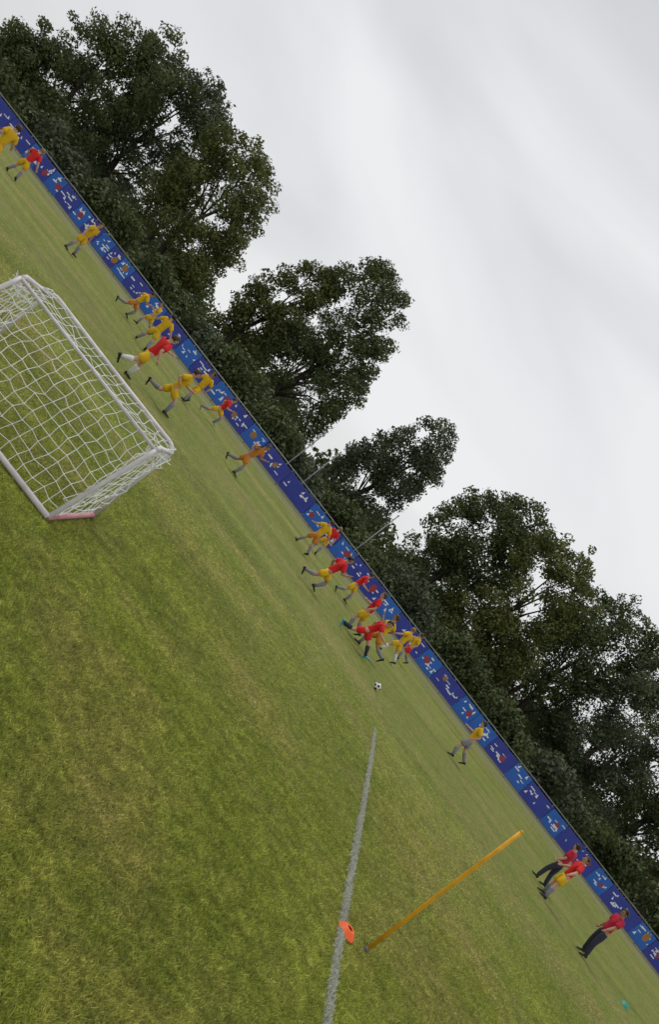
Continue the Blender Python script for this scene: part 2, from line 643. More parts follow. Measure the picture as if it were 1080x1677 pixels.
# trees deeper in the wood that close most of the gaps
for (a0, a1, bt, y, sd_, mi, lb) in [
    (120, 330, 120, 58, 31, 0, 'shaded tree deeper in the wood behind the far left trees'),
    (360, 560, 130, 60, 32, 2, 'shaded tree deeper in the wood behind the steep-flanked tree'),
    (690, 860, 130, 62, 33, 0, 'shaded tree deeper in the wood behind the tallest ragged tree'),
    (1130, 1330, 140, 60, 34, 2, 'shaded tree deeper in the wood behind the start of the right-hand wood'),
    (1320, 1500, 150, 62, 35, 0, 'shaded tree deeper in the wood behind the taller dark tree'),
    (1500, 1700, 150, 60, 36, 0, 'shaded tree deeper in the wood behind the greyish tree'),
    (1700, 1960, 150, 61, 37, 2, 'shaded tree deeper in the wood near the bottom right corner')]:
    x0, x1, top = span(a0, a1, bt, y)
    tree('broadleaf_tree', lb, x0, x1, top, y, sd_, mi, base=1.0, n=24, dens=0.7, group='trees deeper in the wood')


def shrub(label, a0, a1, bt, y, seed, mi):
    r = np.random.default_rng(seed)
    x0, x1, top = span(a0, a1, bt, y)
    w = x1 - x0
    root = empty('hedge_shrub', ((x0 + x1) / 2, y, 0))
    lobes = []
    for _ in range(26):
        t = r.random()
        rad = 0.45 + 0.35 * r.random()
        hi = top * (1 - 0.25 * abs(2 * t - 1) ** 2)
        z = 0.3 + max(0.1, hi - rad - 0.3) * r.random() ** 0.8
        lobes.append((((t - .5) * (w - rad), (r.random() - .5) * 1.4, z), (rad * 1.2, rad, rad)))
    link('foliage', leaf_cloud('foliage', lobes, 420, 0.11, r), LEAF[mi], root)
    mb = MB()
    for _ in range(5):
        px = (r.random() - .5) * w * .7
        MB().tube([(px, 0, 0), (px + .1, .05, top * .4), (px + r.normal() * .2, 0, top * .75)], [.04, .03, .012], 6).build('stem', BARK, root)
    tag(root, label, 'shrub', 'dark shrubs behind the barrier')


SH = [(30, 190, -48), (170, 330, -34), (310, 480, -30), (460, 610, -34), (590, 680, -52), (650, 800, -28), (780, 890, -36), (850, 965, -58),
      (945, 1075, -42), (1040, 1130, -58), (1105, 1260, -30), (1240, 1390, -28), (1370, 1520, -32), (1500, 1660, -26), (1640, 1800, -30), (1780, 1960, -28)]
SHL = ['behind the far left end of the barrier', 'second from the left end of the barrier', 'under the notched pair of trees', 'under the steep-flanked tree',
       'low in the narrow slit of sky', 'under the tallest ragged tree', 'under the falling right side of the ragged tree', 'low in the left wedge of sky',
       'under the slim separate tree', 'low in the right wedge of sky', 'under the first tree of the right-hand wood', 'under the olive second tree of the wood',
       'under the taller third tree of the wood', 'behind the lone yellow player near the barrier', 'behind the two red figures at the right', 'in the bottom right corner of the picture']
for i, (a0, a1, bt) in enumerate(SH):
    shrub('dark leafy shrub ' + SHL[i], a0, a1, bt, 41.2 + (i % 3) * 0.7, 200 + i, (0, 2, 0)[i % 3])

# far wood behind everything, reads as one dark mass
rr = np.random.default_rng(5)
lob = []
for i in range(150):
    a = 20 + 1990 * i / 150
    if 596 < a < 640 or 868 < a < 935 or 1062 < a < 1092: continue
    p = at_y(a, 10, 70)
    for k in range(3):
        lob.append(((p.x + rr.normal() * .6, 70 + rr.normal() * 2, 0.6 + rr.random() * 2.6), (1.3, 1.3, 1.2)))
fw = link('far_wood', leaf_cloud('far_wood', lob, 60, 0.26, rr), LEAF[0])
tag(fw, 'dark mass of undergrowth far back in the wood', 'wood', kind='stuff')

# ------------------------------------------------------------------ barrier: railing and boards
FY = ground(993, -132).y
STEEL = mat('railing_steel', (0.24, 0.245, 0.25), 0.5, 0.15, 3, metallic=0.3)
xl, xr = at_y(20, -110, FY).x - 2.0, at_y(1960, -110, FY).x + 2.0
rail = empty('railing', ((xl + xr) / 2, FY, 0))
RH = at_y(993, -94, FY).z
npost = int((xr - xl) / 2.4)
pm = MB().tube([(0, 0, -0.1), (0, 0, RH)], 0.024, 8).mesh('post')
pm.materials.append(STEEL)
xc = (xl + xr) / 2
for i in range(npost + 1):
    link('post', pm, None, rail).location = (xl + (xr - xl) * i / npost - xc, 0, 0)
MB().tube([(xl - xc, 0, RH), (xr - xc, 0, RH)], 0.026, 8).build('top_rail', STEEL, rail, True)
MB().tube([(xl - xc, 0.0, 0.12), (xr - xc, 0.0, 0.12)], 0.016, 8).build('bottom_rail', STEEL, rail, True)
tag(rail, 'grey tubular steel railing carrying the blue boards along the far side', 'railing')

AZ = mat('board_azure', (0.028, 0.130, 0.50), 0.45, 0.10, 2.0)
IN = mat('board_indigo', (0.040, 0.056, 0.33), 0.45, 0.12, 2.0)
MARK_R = mat('board_red_mark', (0.30, 0.05, 0.075), 0.5, 0.15)
MARK_W = mat('board_white_mark', (0.76, 0.78, 0.83), 0.5, 0.08)
MARK_O = mat('board_ochre_mark', (0.33, 0.17, 0.05), 0.5, 0.15)
EDGE = mat('board_edge', (0.10, 0.12, 0.17), 0.6)
BT = at_y(993, -97.5, FY).z
azure = [(62, 250), (95, 298), (135, 352), (172, 400), (204, 441), (252, 505), (310, 577), (362, 648), (416, 719), (515, 850), (562, 905), (642, 992), (702, 1086), (766, 1160), (803, 1192), (850, 1272), (910, 1345), (985, 1440), (1052, 1532)]
ca, sa = math.cos(ROLL), math.sin(ROLL)
aa = [ca * x + sa * y for x, y in azure]
cuts = []   # (a0,a1,kind)
prev = 10
for ai, a in enumerate(aa):
    half = 14 if a < 480 else 19
    s, e = max(prev, a - half), a + half
    gap = s - prev
    if gap > 14:
        k = max(1, round(gap / 58))
        for j in range(k): cuts.append((prev + gap * j / k, prev + gap * (j + 1) / k, 'i'))
    else:
        s = prev
    cuts.append((s, e, 'a')); prev = e
while prev < 1990:
    cuts.append((prev, prev + 58, 'i')); prev += 58
rb = random.Random(11)
COUNT = {'a': -1, 'i': -1}
_o = 'first second third fourth fifth sixth seventh eighth ninth tenth eleventh twelfth thirteenth fourteenth fifteenth sixteenth seventeenth eighteenth nineteenth'.split()
ORD = _o + ['twentieth'] + ['twenty-' + q for q in _o[:9]] + ['thirtieth'] + ['thirty-' + q for q in _o[:9]] + ['fortieth'] + ['forty-' + q for q in _o[:9]]


def board(a0, a1, kind, i):
    x0, x1 = at_y(a0, -110, FY).x, at_y(a1, -110, FY).x
    w = x1 - x0 - 0.02
    h = BT - 0.06
    root = empty('advertising_board', ((x0 + x1) / 2, FY - 0.06, 0.06))
    bm = bmesh.new()
    bmesh.ops.create_cube(bm, size=1)
    for v in bm.verts:
        v.co = Vector((v.co.x * w, v.co.y * 0.03, (v.co.z + .5) * h))
    bmesh.ops.bevel(bm, geom=list(bm.edges), offset=0.006, segments=1, affect='EDGES')
    me = bpy.data.meshes.new('panel'); bm.to_mesh(me); bm.free()
    pan = link('panel', me, AZ if kind == 'a' else IN, root)
    root.rotation_euler = (R_(rb.uniform(-1.5, 1.5)), R_(rb.uniform(-.35, .35)), 0)
    root.location.z += rb.uniform(-.012, .012)
    MB().box((0, -0.019, 0.03), (w * 0.985, 0.006, 0.05)).build('bottom_edging', EDGE, root)
    mb = MB()
    # printed marks: small broken wedges, bars and a roundel, different on each board
    for q in range(rb.randint(7, 10)):
        px, pz = (rb.random() - .5) * w * .82, h * (0.24 + 0.58 * rb.random())
        ty = rb.random()
        yy = -0.0166 - 0.0005 * q
        if ty < 0.5:
            bw, bh = rb.uniform(.10, .30), rb.uniform(.03, .07)
            bw = min(bw, w * .3)
            wm = MB(); wm.v += [(px - bw / 2, yy, pz), (px + bw / 2, yy, pz), (px + bw / 2, yy, pz + bh), (px - bw / 2, yy, pz + bh)]
            wm.f.append((0, 1, 2, 3)); wm.build('bar_mark', MARK_W, pan)
        else:
            sz = rb.uniform(.07, .15); sk = rb.uniform(-.08, .08)
            wm = MB(); wm.v += [(px - sz / 2, yy, pz), (px + sz / 2, yy, pz), (px + sk, yy, pz + sz * 1.3)]
            wm.f.append((0, 1, 2)); wm.build('wedge_mark', MARK_W, pan)
    if rb.random() < 0.6:
        m2 = MB(); n = 16; cxm = w * rb.uniform(-.34, .34); rr_ = rb.uniform(.09, .17); cz_ = h * rb.uniform(.42, .66); st = rb.uniform(.8, 1.4)
        for k in range(n):
            m2.v.append((cxm + rr_ * math.cos(math.tau * k / n), -0.0215, cz_ + rr_ * st * math.sin(math.tau * k / n)))
        m2.f.append(tuple(range(n)))
        m2.build('round_mark', MARK_R if rb.random() < .6 else MARK_O, pan)
    COUNT[kind] += 1
    if kind == 'a':
        tag(root, ORD[COUNT[kind]] + ' bright azure board from the left end of the far railing', 'board', 'azure boards on the railing')
    else:
        tag(root, ORD[COUNT[kind]] + ' dark indigo board from the left end of the far railing', 'board', 'indigo boards on the railing')


for i, (a0, a1, k) in enumerate(cuts):
    board(a0, a1, k, i)

# slim steel poles seen against the gaps of sky
POLE = mat('pole_grey', (0.30, 0.31, 0.32), 0.5, 0.1, metallic=0.2)
for a, y, h, lb in [(888, 39.3, 3.4, 'slim grey steel pole left in the left wedge of sky'), (928, 39.6, 3.3, 'slim grey steel pole right in the left wedge of sky'),
                    (1068, 39.4, 3.6, 'slim grey steel pole in the right wedge of sky')]:
    p = at_y(a, -80, y)
    t = empty('steel_pole', (p.x, y, 0))
    MB().tube([(0, 0, -0.1), (0, 0, h)], [0.035, 0.03], 8).build('shaft', POLE, t, True)
    MB().lathe([(0.045, 0), (0.045, 0.04), (0.02, 0.07), (0.0, 0.075)], 10, (0, 0, h - 0.01)).build('cap', POLE, t, True)
    tag(t, lb, 'pole', 'slim steel poles')

# ------------------------------------------------------------------ small training goal
WHITE = mat('goal_white', (0.62, 0.585, 0.59), 0.5, 0.16, 7)
PINK = mat('goal_faded_red', (0.52, 0.22, 0.26), 0.55, 0.15, 6)
NETM = mat('net_cord', (0.78, 0.79, 0.76), 0.8, 0.08)
GX0, GX1, GYF, GYT, GYR, GH = -3.29, -1.37, 7.83, 7.22, 6.62, 1.035
gc = Vector(((GX0 + GX1) / 2, (GYF + GYR) / 2, 0))
goal = empty('training_goal', gc)
RB = 0.0225


def G(x, y, z): return Vector((x, y, z)) - gc


def bend(p, q, r, n=6):
    return p


# front frame with rounded top corners: crossbar and two posts
cr = 0.10
MB().tube([G(GX0 + cr, GYF, GH), G(GX0 + 0.7, GYF, GH - .006), G(GX1 - 0.7, GYF, GH - .006), G(GX1 - cr, GYF, GH)], RB, 12, False).build('crossbar', WHITE, goal, True)
for sx, X in ((1, GX0), (-1, GX1)):
    pts = [G(X, GYF, 0.0), G(X, GYF, GH - cr)]
    for k in range(1, 7):
        t = math.pi / 2 * k / 6
        pts.append(G(X + sx * cr * (1 - math.cos(t)), GYF, GH - cr + cr * math.sin(t)))
    MB().tube(pts, RB, 12).build('post', WHITE, goal, True)
    MB().tube([G(X, GYF - 0.0, GH - 0.05), G(X, GYT + .05, GH - 0.035), G(X, GYT, GH - .07)], 0.022, 10).build('roof_bar', WHITE, goal, True)
    MB().tube([G(X, GYT, GH - 0.07), G(X, GYT - .05, GH - 0.16), G(X, GYR, 0.03)], 0.022, 10).build('rear_stay', WHITE, goal, True)
    gb_ = MB().tube([G(X, GYF, 0.03), G(X, GYR, 0.03)], 0.026, 10).build('side_ground_bar', PINK, goal, True)
    gb_['label'] = 'faded red side bar on the ground'
MB().tube([G(GX0, GYR, 0.03), G(GX1, GYR, 0.03)], 0.026, 10).build('rear_ground_bar', WHITE, goal, True)
MB().tube([G(GX0, GYT, GH - 0.07), G(GX1, GYT, GH - 0.07)], 0.018, 10).build('rear_top_bar', WHITE, goal, True)


def net(part, quad, nu, nv, sag, seed, rad=0.0031):
    """square mesh of cord over a quad p00,p10,p01,p11, sagging along its normal, with knots"""
    p00, p10, p01, p11 = quad
    nrm = (p10 - p00).cross(p01 - p00).normalized()
    r = random.Random(seed)
    off = {}

    def P(i, j):
        if (i, j) not in off:
            edge = i in (0, nu) or j in (0, nv)
            off[(i, j)] = (Vector((r.gauss(0, 1), r.gauss(0, 1), r.gauss(0, 1))) * (0.004 if edge else 0.012))
        u, v = i / nu, j / nv
        q = p00 * (1 - u) * (1 - v) + p10 * u * (1 - v) + p01 * (1 - u) * v + p11 * u * v
        return q + nrm * sag * math.sin(math.pi * u) * math.sin(math.pi * v) + off[(i, j)]

    mb = MB()
    for j in range(nv + 1):
        mb.tube([P(i, j) for i in range(nu + 1)], rad, 4)
    for i in range(nu + 1):
        mb.tube([P(i, j) for j in range(nv + 1)], rad, 4)
    # knots
    for i in range(0, nu + 1):
        for j in range(0, nv + 1):
            mb.box(P(i, j), (rad * 3.4,) * 3)
    return mb.build(part, NETM, goal)


zt = GH - 0.07
net('back_net', (G(GX0, GYR, 0.04), G(GX1, GYR, 0.04), G(GX0, GYT, zt), G(GX1, GYT, zt)), 17, 11, 0.09, 1)
net('roof_net', (G(GX0, GYT, zt), G(GX1, GYT, zt), G(GX0, GYF, GH), G(GX1, GYF, GH)), 17, 6, -0.05, 2)
for X, s in ((GX0, 3), (GX1, 4)):
    net('side_net', (G(X, GYR, 0.04), G(X, GYF, 0.04), G(X, GYT, zt), G(X, GYF, GH)), 10, 10, 0.03, s, 0.004)
# bunched spare netting tied along the right stay and gathered at the top corners
rn = random.Random(9)
mb = MB()
for k in range(9):
    a = [G(GX1 + rn.uniform(-.05, .05), GYR + (GYF - GYR) * rn.random() * .5, 0.05 + rn.random() * .1)]
    for j in range(1, 7):
        t = j / 6
        a.append(G(GX1 + rn.gauss(0, .03), GYR + (GYT - GYR) * t + rn.uniform(0, .22) * (1 - t * .5), 0.05 + (zt - .05) * t + rn.gauss(0, .02)))
    mb.tube(a, 0.004, 4)
mb.build('gathered_net', NETM, goal)
for X in (GX0, GX1):
    mb = MB()
    for k in range(10):
        q = G(X, GYT + .1, zt - .03)
        mb.tube([q + Vector((rn.uniform(-.12, .12), rn.uniform(-.1, .3), rn.uniform(-.12, .05))) for _ in range(4)], 0.004, 4)
    mb.build('tied_net_corner', NETM, goal)
tag(goal, 'small white tubular training goal with cord net seen from behind', 'goal')

# ------------------------------------------------------------------ yellow pole, disc cone, ball
YEL = mat('pole_yellow', (0.70, 0.35, 0.015), 0.5, 0.22, 9)
DARK = mat('spike_grey', (0.13, 0.13, 0.14), 0.5, 0.2)
p = ground(1596, -486)
cp = empty('corner_pole', (p.x, p.y, gz(p.x, p.y)))
MB().tube([(0, 0, 0.035), (0, 0, 0.6), (0.003, 0, 1.1), (0.006, 0, 1.52)], 0.0165, 12).build('shaft', YEL, cp, True)
MB().lathe([(0.0, 0), (0.017, 0.0), (0.0155, 0.012), (0.0, 0.018)], 12, (0.006, 0, 1.518)).build('cap', YEL, cp, True)
MB().lathe([(0.005, -0.06), (0.018, 0.0), (0.024, 0.010), (0.024, 0.030), (0.018, 0.040), (0.0, 0.041)], 12).build('spring_base', DARK, cp, True)
tag(cp, 'thin yellow upright pole stuck in the grass beside the touchline', 'pole')

ORG = mat('disc_orange', (0.74, 0.105, 0.018), 0.5, 0.08, 12)
p = ground(1552, -494)
dc = MB().lathe([(0.100, 0.0), (0.100, 0.004), (0.094, 0.008), (0.062, 0.052), (0.050, 0.058), (0.030, 0.057), (0.028, 0.052), (0.048, 0.052), (0.058, 0.047), (0.091, 0.004), (0.100, 0.0)], 28)
dc = dc.build('disc_cone', ORG, None, True)
dc.scale = (0.9, 0.9, 0.85)
tq = ground(1928, -207)
dc.location = (p.x, p.y, gz(p.x, p.y) + 0.012)
tag(dc, 'orange saucer cone lying on the white touchline', 'cone', 'saucer cones')
tcn = link('disc_cone', dc.data.copy())
tcn.data.materials.clear(); tcn.data.materials.append(mat('disc_teal', (0.02, 0.26, 0.20), 0.5, 0.08, 12))
tcn.location = (tq.x, tq.y, 0.01); tcn.scale = (1.2, 1.2, 1.3)
tag(tcn, 'teal green saucer cone on the grass in the bottom right corner', 'cone', 'saucer cones')

# ball: icosahedral panels, white with black pentagons
p = ground(1266.6, -210)
bm = bmesh.new()
bmesh.ops.create_icosphere(bm, subdivisions=1, radius=1)
icov = [v.co.normalized().copy() for v in bm.verts]
bm.free()
bm = bmesh.new()
bmesh.ops.create_icosphere(bm, subdivisions=4, radius=0.086)
me = bpy.data.meshes.new('football')
for f in bm.faces:
    c = f.calc_center_median().normalized()
    f.material_index = 1 if max(c.dot(v) for v in icov[:12]) > 0.945 else 0
    f.smooth = True
bm.to_mesh(me); bm.free()
me.materials.append(mat('ball_white', (0.74, 0.74, 0.73), 0.4, 0.06))
me.materials.append(mat('ball_black', (0.03, 0.03, 0.035), 0.4))
bl = link('football', me)
bl.location = (p.x, p.y, 0.088)
bl.rotation_euler = (0.5, 0.3, 0.8)
tag(bl, 'white football with dark patches lying on the open grass', 'ball')

# ------------------------------------------------------------------ people
SKIN = [mat('skin_light', (0.50, 0.29, 0.20), 0.55, 0.06), mat('skin_tan', (0.36, 0.20, 0.125), 0.55, 0.06)]
HAIR = [mat('hair_brown', (0.045, 0.027, 0.016), 0.6, 0.3, 30), mat('hair_dark', (0.014, 0.011, 0.009), 0.55, 0.3, 30), mat('hair_fair', (0.20, 0.125, 0.055), 0.6, 0.3, 30)]
CLOTH = {
    'red': mat('cloth_red', (0.62, 0.018, 0.020), 0.8, 0.10, 9, bump=.3),
    'crimson': mat('cloth_crimson', (0.47, 0.015, 0.045), 0.8, 0.10, 9, bump=.3),
    'yellow': mat('cloth_yellow', (0.66, 0.40, 0.012), 0.8, 0.10, 9, bump=.3),
    'navy': mat('cloth_navy', (0.035, 0.035, 0.06), 0.85, 0.15, 9, bump=.3),
    'black': mat('cloth_black', (0.025, 0.024, 0.026), 0.85, 0.15, 9),
    'white': mat('cloth_white', (0.62, 0.62, 0.62), 0.8, 0.06, 9),
    'grey': mat('cloth_grey', (0.22, 0.22, 0.25), 0.8, 0.1, 9),
    'cyan': mat('boot_cyan', (0.02, 0.30, 0.42), 0.4, 0.1),
    'orange': mat('cloth_orange', (0.55, 0.20, 0.03), 0.8, 0.1)}
EYE = mat('eye_dark', (0.02, 0.015, 0.012), 0.3)
LIP = mat('lip', (0.30, 0.11, 0.09), 0.5)


def skin_mesh(name, verts, edges, rad, root=0, lv=2):
    me = bpy.data.meshes.new(name + '_cage')
    me.from_pydata([tuple(v) for v in verts], edges, [])
    o = bpy.data.objects.new(name + '_cage', me)
    C.objects.link(o)
    o.modifiers.new('skin', 'SKIN').use_smooth_shade = True
    sm = o.modifiers.new('sub', 'SUBSURF'); sm.levels = lv; sm.render_levels = lv
    dat = me.skin_vertices[0].data
    for i, r in enumerate(rad):
        dat[i].radius = r if hasattr(r, '__len__') else (r, r)
        dat[i].use_root = (i == root)
    dg = bpy.context.evaluated_depsgraph_get()
    out = bpy.data.meshes.new_from_object(o.evaluated_get(dg))
    out.name = name
    bpy.data.objects.remove(o); bpy.data.meshes.remove(me)
    out.materials.clear()
    return out


def hand_mesh():
    mb = MB()
    mb.tube([(0, 0, 0.01), (0, 0, -0.02), (0, 0, -0.05), (0, 0, -0.062)], [0.017, 0.026, 0.028, 0.024], 8)
    for i, (x, L) in enumerate(((-0.021, 0.045), (-0.007, 0.054), (0.007, 0.050), (0.021, 0.038))):
        mb.tube([(x, 0, -0.052), (x * 1.1, 0.006, -0.06 - L * .5), (x * 1.12, 0.020, -0.06 - L * .95)], [0.0095, 0.0085, 0.0065], 6)
    mb.tube([(-0.022, 0.004, -0.018), (-0.042, 0.012, -0.042), (-0.046, 0.024, -0.066)], [0.011, 0.0095, 0.007], 6)
    return mb.mesh('hand')


HAND = hand_mesh()


def boot_mesh():
    mb = MB()
    prof = [(-0.055, 0.030, 0.075), (-0.03, 0.036, 0.090), (0.01, 0.036, 0.080), (0.06, 0.040, 0.055), (0.11, 0.041, 0.043), (0.15, 0.032, 0.034), (0.172, 0.014, 0.024)]
    n = 10
    for (y, w, h) in prof:
        for k in range(n):
            t = math.tau * k / n
            z = h * (0.5 + 0.5 * math.sin(t)) if math.sin(t) > 0 else h * (0.5 + 0.42 * math.sin(t))
            mb.v.append((w * math.cos(t), y, max(0.006, z)))
    for i in range(len(prof) - 1):
        for k in range(n):
            a, b = i * n + k, i * n + (k + 1) % n
            mb.f.append((a, b, b + n, a + n))
    mb.f.append(tuple(range(n))[::-1]); mb.f.append(tuple((len(prof) - 1) * n + k for k in range(n)))
    for (x, y) in ((-.022, -.03), (.022, -.03), (-.026, .09), (.026, .09), (0, .13)):
        mb.box((x, y, 0.0), (.012, .012, .014))
    return mb.mesh('boot')


BOOT = boot_mesh()


def rotx(a): return Matrix.Rotation(a, 3, 'X')
def roty(a): return Matrix.Rotation(a, 3, 'Y')
def rotz(a): return Matrix.Rotation(a, 3, 'Z')


def person(label, a, b, h, yaw, top, shorts, socks, boots, pose=None, skin=0, hair=0, trousers=False, long_sleeve=False, group='children playing football', seed=1):
    """figure facing local +Y; angles in degrees: legs (swing forward +, knee bend), arms (swing, out, elbow)"""
    P = dict(lean=6, twist=0, head=(0, 0), ll=(12, 15, 4), rl=(-12, 12, 4), la=(-15, 12, 30), ra=(15, 12, 30), long=False)
    P.update(pose or {})
    jr = random.Random(seed * 7 + 1)
    P['lean'] += jr.uniform(-5, 5)
    P['head'] = (jr.uniform(-35, 35), jr.uniform(-4, 14))
    for kk in ('ll', 'rl', 'la', 'ra'):
        P[kk] = (P[kk][0] + jr.uniform(-11, 11), max(0, P[kk][1] + jr.uniform(-8, 12)), P[kk][2] + (jr.uniform(-18, 18) if kk in ('la', 'ra') else jr.uniform(-1, 3)))
    yaw += jr.uniform(-22, 22)
    g = ground(a, b)
    root = empty('person', (g.x, g.y, 0), R_(yaw))
    T = rotx(-R_(P['lean']))
    pel = Vector((0, 0, 0))

    def tor(x, y, z): return T @ Vector((x, y, z)) * h

    sp1, sp2, chest, nb = tor(0, .004, .075), tor(0, .008, .15), tor(0, .004, .225), tor(0, -.004, .305)
    Hd = T @ rotz(R_(P['head'][0])) @ rotx(-R_(P['head'][1] - P['lean'] * .7))
    nk = nb + Hd @ Vector((0, .008, .035)) * h
    hc = nk + Hd @ Vector((0, .022, .072)) * h
    ht = nk + Hd @ Vector((0, .012, .125)) * h
    chin = nk + Hd @ Vector((0, .048, .034)) * h
    joints = {}
    shw, hpw = .098, .052
    for s, key in ((-1, 'la'), (1, 'ra')):
        sw, out, el = P[key]
        sh = tor(0, 0, .285) + T @ (rotz(R_(P['twist'])) @ Vector((s * shw, 0, 0))) * h
        Ra = T @ roty(-s * R_(out)) @ rotx(R_(sw))
        elb = sh + Ra @ Vector((0, 0, -.165)) * h
        Rf = Ra @ rotx(R_(el))
        wr = elb + Rf @ Vector((0, 0, -.145)) * h
        joints[key] = (sh, elb, wr, Rf)
    for s, key in ((-1, 'll'), (1, 'rl')):
        sw, kn, out = P[key]
        hp = Vector((s * hpw, 0, -.015)) * h
        Rl = roty(-s * R_(out)) @ rotx(R_(sw))
        k = hp + Rl @ Vector((0, .006, -.245)) * h
        Rs = Rl @ rotx(-R_(kn))
        an = k + Rs @ Vector((0, -.006, -.225)) * h
        joints[key] = (hp, k, an, Rs, sw - kn)
    # rest on the ground
    zmin = 1e9
    for key in ('ll', 'rl'):
        hp, k, an, Rs, fa = joints[key]
        Fr = rotx(R_(max(-70, min(35, fa * 0.8))))
        joints[key] = (hp, k, an, Rs, Fr)
        for q in ((0, -.05, -.05), (0, .16, -.05)):
            zmin = min(zmin, (an + Fr @ Vector(q) * (h * .62 / 1.0)).z if False else (an + Fr @ (Vector(q) * (h / 1.45))).z)
    dz = Vector((0, 0, -zmin + 0.006))
    M = lambda v: v + dz
    # --- body, one surface
    vs_ = [M(pel), M(sp1), M(sp2), M(chest), M(nb), M(nk), M(hc), M(ht)]
    rd = [(.066, .054), (.062, .048), (.066, .050), (.074, .054), (.044, .040), (.032, .034), (.054, .064), (.040, .046)]
    ed = [(i, i + 1) for i in range(7)]
    # nose and chin
    vs_.append(M(hc + Hd @ Vector((0, .052, .004)) * h)); rd.append((.020, .02)); ed.append((6, 8))
    for key in ('la', 'ra'):
        sh, elb, wr, _ = joints[key]
        i0 = len(vs_)
        vs_ += [M(sh), M(sh.lerp(elb, .5)), M(elb), M(elb.lerp(wr, .4)), M(wr)]
        rd += [.036, .031, .026, .026, .018]
        ed += [(3, i0)] + [(i0 + k, i0 + k + 1) for k in range(4)]
    for key in ('ll', 'rl'):
        hp, k, an, _, _ = joints[key]
        i0 = len(vs_)
        vs_ += [M(hp), M(hp.lerp(k, .5)), M(k), M(k.lerp(an, .32)), M(k.lerp(an, .7)), M(an)]
        rd += [.054, .049, .036, .038, .028, .022]
        ed += [(0, i0)] + [(i0 + j, i0 + j + 1) for j in range(5)]
    rads = [tuple(c * h for c in (r if hasattr(r, '__len__') else (r, r))) for r in rd]
    link('body', skin_mesh('body', vs_, ed, rads), SKIN[skin], root, True)
    # --- shirt
    e = .013
    sv = [M(pel + T @ Vector((0, 0, -.035)) * h), M(sp1), M(sp2), M(chest), M(nb + T @ Vector((0, 0, -.012)) * h)]
    sr = [(.092, .078), (.086, .074), (.088, .074), (.092, .074), (.046, .044)]
    se = [(0, 1), (1, 2), (2, 3), (3, 4)]
    for key in ('la', 'ra'):
        sh, elb, wr, _ = joints[key]
        i0 = len(sv)
        if long_sleeve:
            sv += [M(sh), M(sh.lerp(elb, .5)), M(elb), M(elb.lerp(wr, .9))]
            sr += [.050, .045, .040, .030]
        else:
            sv += [M(sh), M(sh.lerp(elb, .45)), M(sh.lerp(elb, .8))]
            sr += [.054, .053, .052]
        se += [(3, i0)] + [(i0 + k, i0 + k + 1) for k in range(len(sv) - i0 - 1)]
    link('shirt', skin_mesh('shirt', sv, se, [tuple(c * h for c in (r if hasattr(r, '__len__') else (r, r))) for r in sr]), CLOTH[top], root, True)
    # --- shorts or trousers
    sv = [M(pel + Vector((0, 0, .035)) * h), M(pel)]
    sr = [(.074, .062), (.078, .068)]
    se = [(0, 1)]
    for key in ('ll', 'rl'):
        hp, k, an, _, _ = joints[key]
        i0 = len(sv)
        if trousers:
            sv += [M(hp), M(hp.lerp(k, .5)), M(k), M(k.lerp(an, .5)), M(k.lerp(an, .97))]
            sr += [.064, .058, .047, .043, .038]
        else:
            sv += [M(hp), M(hp.lerp(k, .45)), M(hp.lerp(k, .80))]
            sr += [.072, .072, .071]
        se += [(1, i0)] + [(i0 + j, i0 + j + 1) for j in range(len(sv) - i0 - 1)]
    link('trousers' if trousers else 'shorts', skin_mesh('shorts', sv, se, [tuple(c * h for c in (r if hasattr(r, '__len__') else (r, r))) for r in sr], 1), CLOTH[shorts], root, True)
    # --- socks, boots, hands
    for key in ('ll', 'rl'):
        hp, k, an, Rs, Fr = joints[key]
        if not trousers:
            q = [M(k.lerp(an, t)) for t in (.12, .32, .65, .98)]
            link('sock', MB().tube(q, [.041 * h, .043 * h, .034 * h, .028 * h], 10).mesh('sock'), CLOTH[socks], root, True)
        bo = link('boot', BOOT.copy() if not BOOT.materials else BOOT, None, root)
        bo.data = BOOT.copy(); bo.data.materials.append(CLOTH[boots])
        bo.data.polygons.foreach_set('use_smooth', [True] * len(bo.data.polygons))
        bs = h / 1.45
        bo.matrix_local = Matrix.Translation(M(an) + Fr @ Vector((0, 0, -.05 * bs))) @ Fr.to_4x4() @ Matrix.Scale(bs, 4)
    for s, key in ((-1, 'la'), (1, 'ra')):
        sh, elb, wr, Rf = joints[key]
        hd = link('hand', HAND.copy(), SKIN[skin], root, True)
        hd.matrix_local = Matrix.Translation(M(wr)) @ Rf.to_4x4() @ Matrix.Diagonal((h / 1.6 * -s, h / 1.6, h / 1.6, 1))
    # --- hair: cap over crown and back of the head
    r = random.Random(seed)
    bm = bmesh.new()
    bmesh.ops.create_icosphere(bm, subdivisions=3, radius=1)
    kill = []
    for v in bm.verts:
        c = v.co.copy()
        low = -0.55 if not P['long'] else -1.0
        front = c.y > 0.35 and c.z < 0.35
        if c.z < low or front: kill.append(v)
        k = 1 + 0.10 * noise.noise(c * 3.1 + Vector((seed, 0, 0))) + 0.05 * noise.noise(c * 8)
        v.co = Vector((c.x * .064 * k, c.y * .072 * k, c.z * .070 * k + (-.035 if (P['long'] and c.y < 0 and c.z < -.2) else 0)))
    bmesh.ops.delete(bm, geom=kill, context='VERTS')
    me = bpy.data.meshes.new('hair'); bm.to_mesh(me); bm.free()
    hr = link('hair', me, HAIR[hair], root, True)
    hr.matrix_local = Matrix.Translation(M(hc + Hd @ Vector((0, -.006, .012)) * h)) @ Hd.to_4x4() @ Matrix.Scale(h, 4)
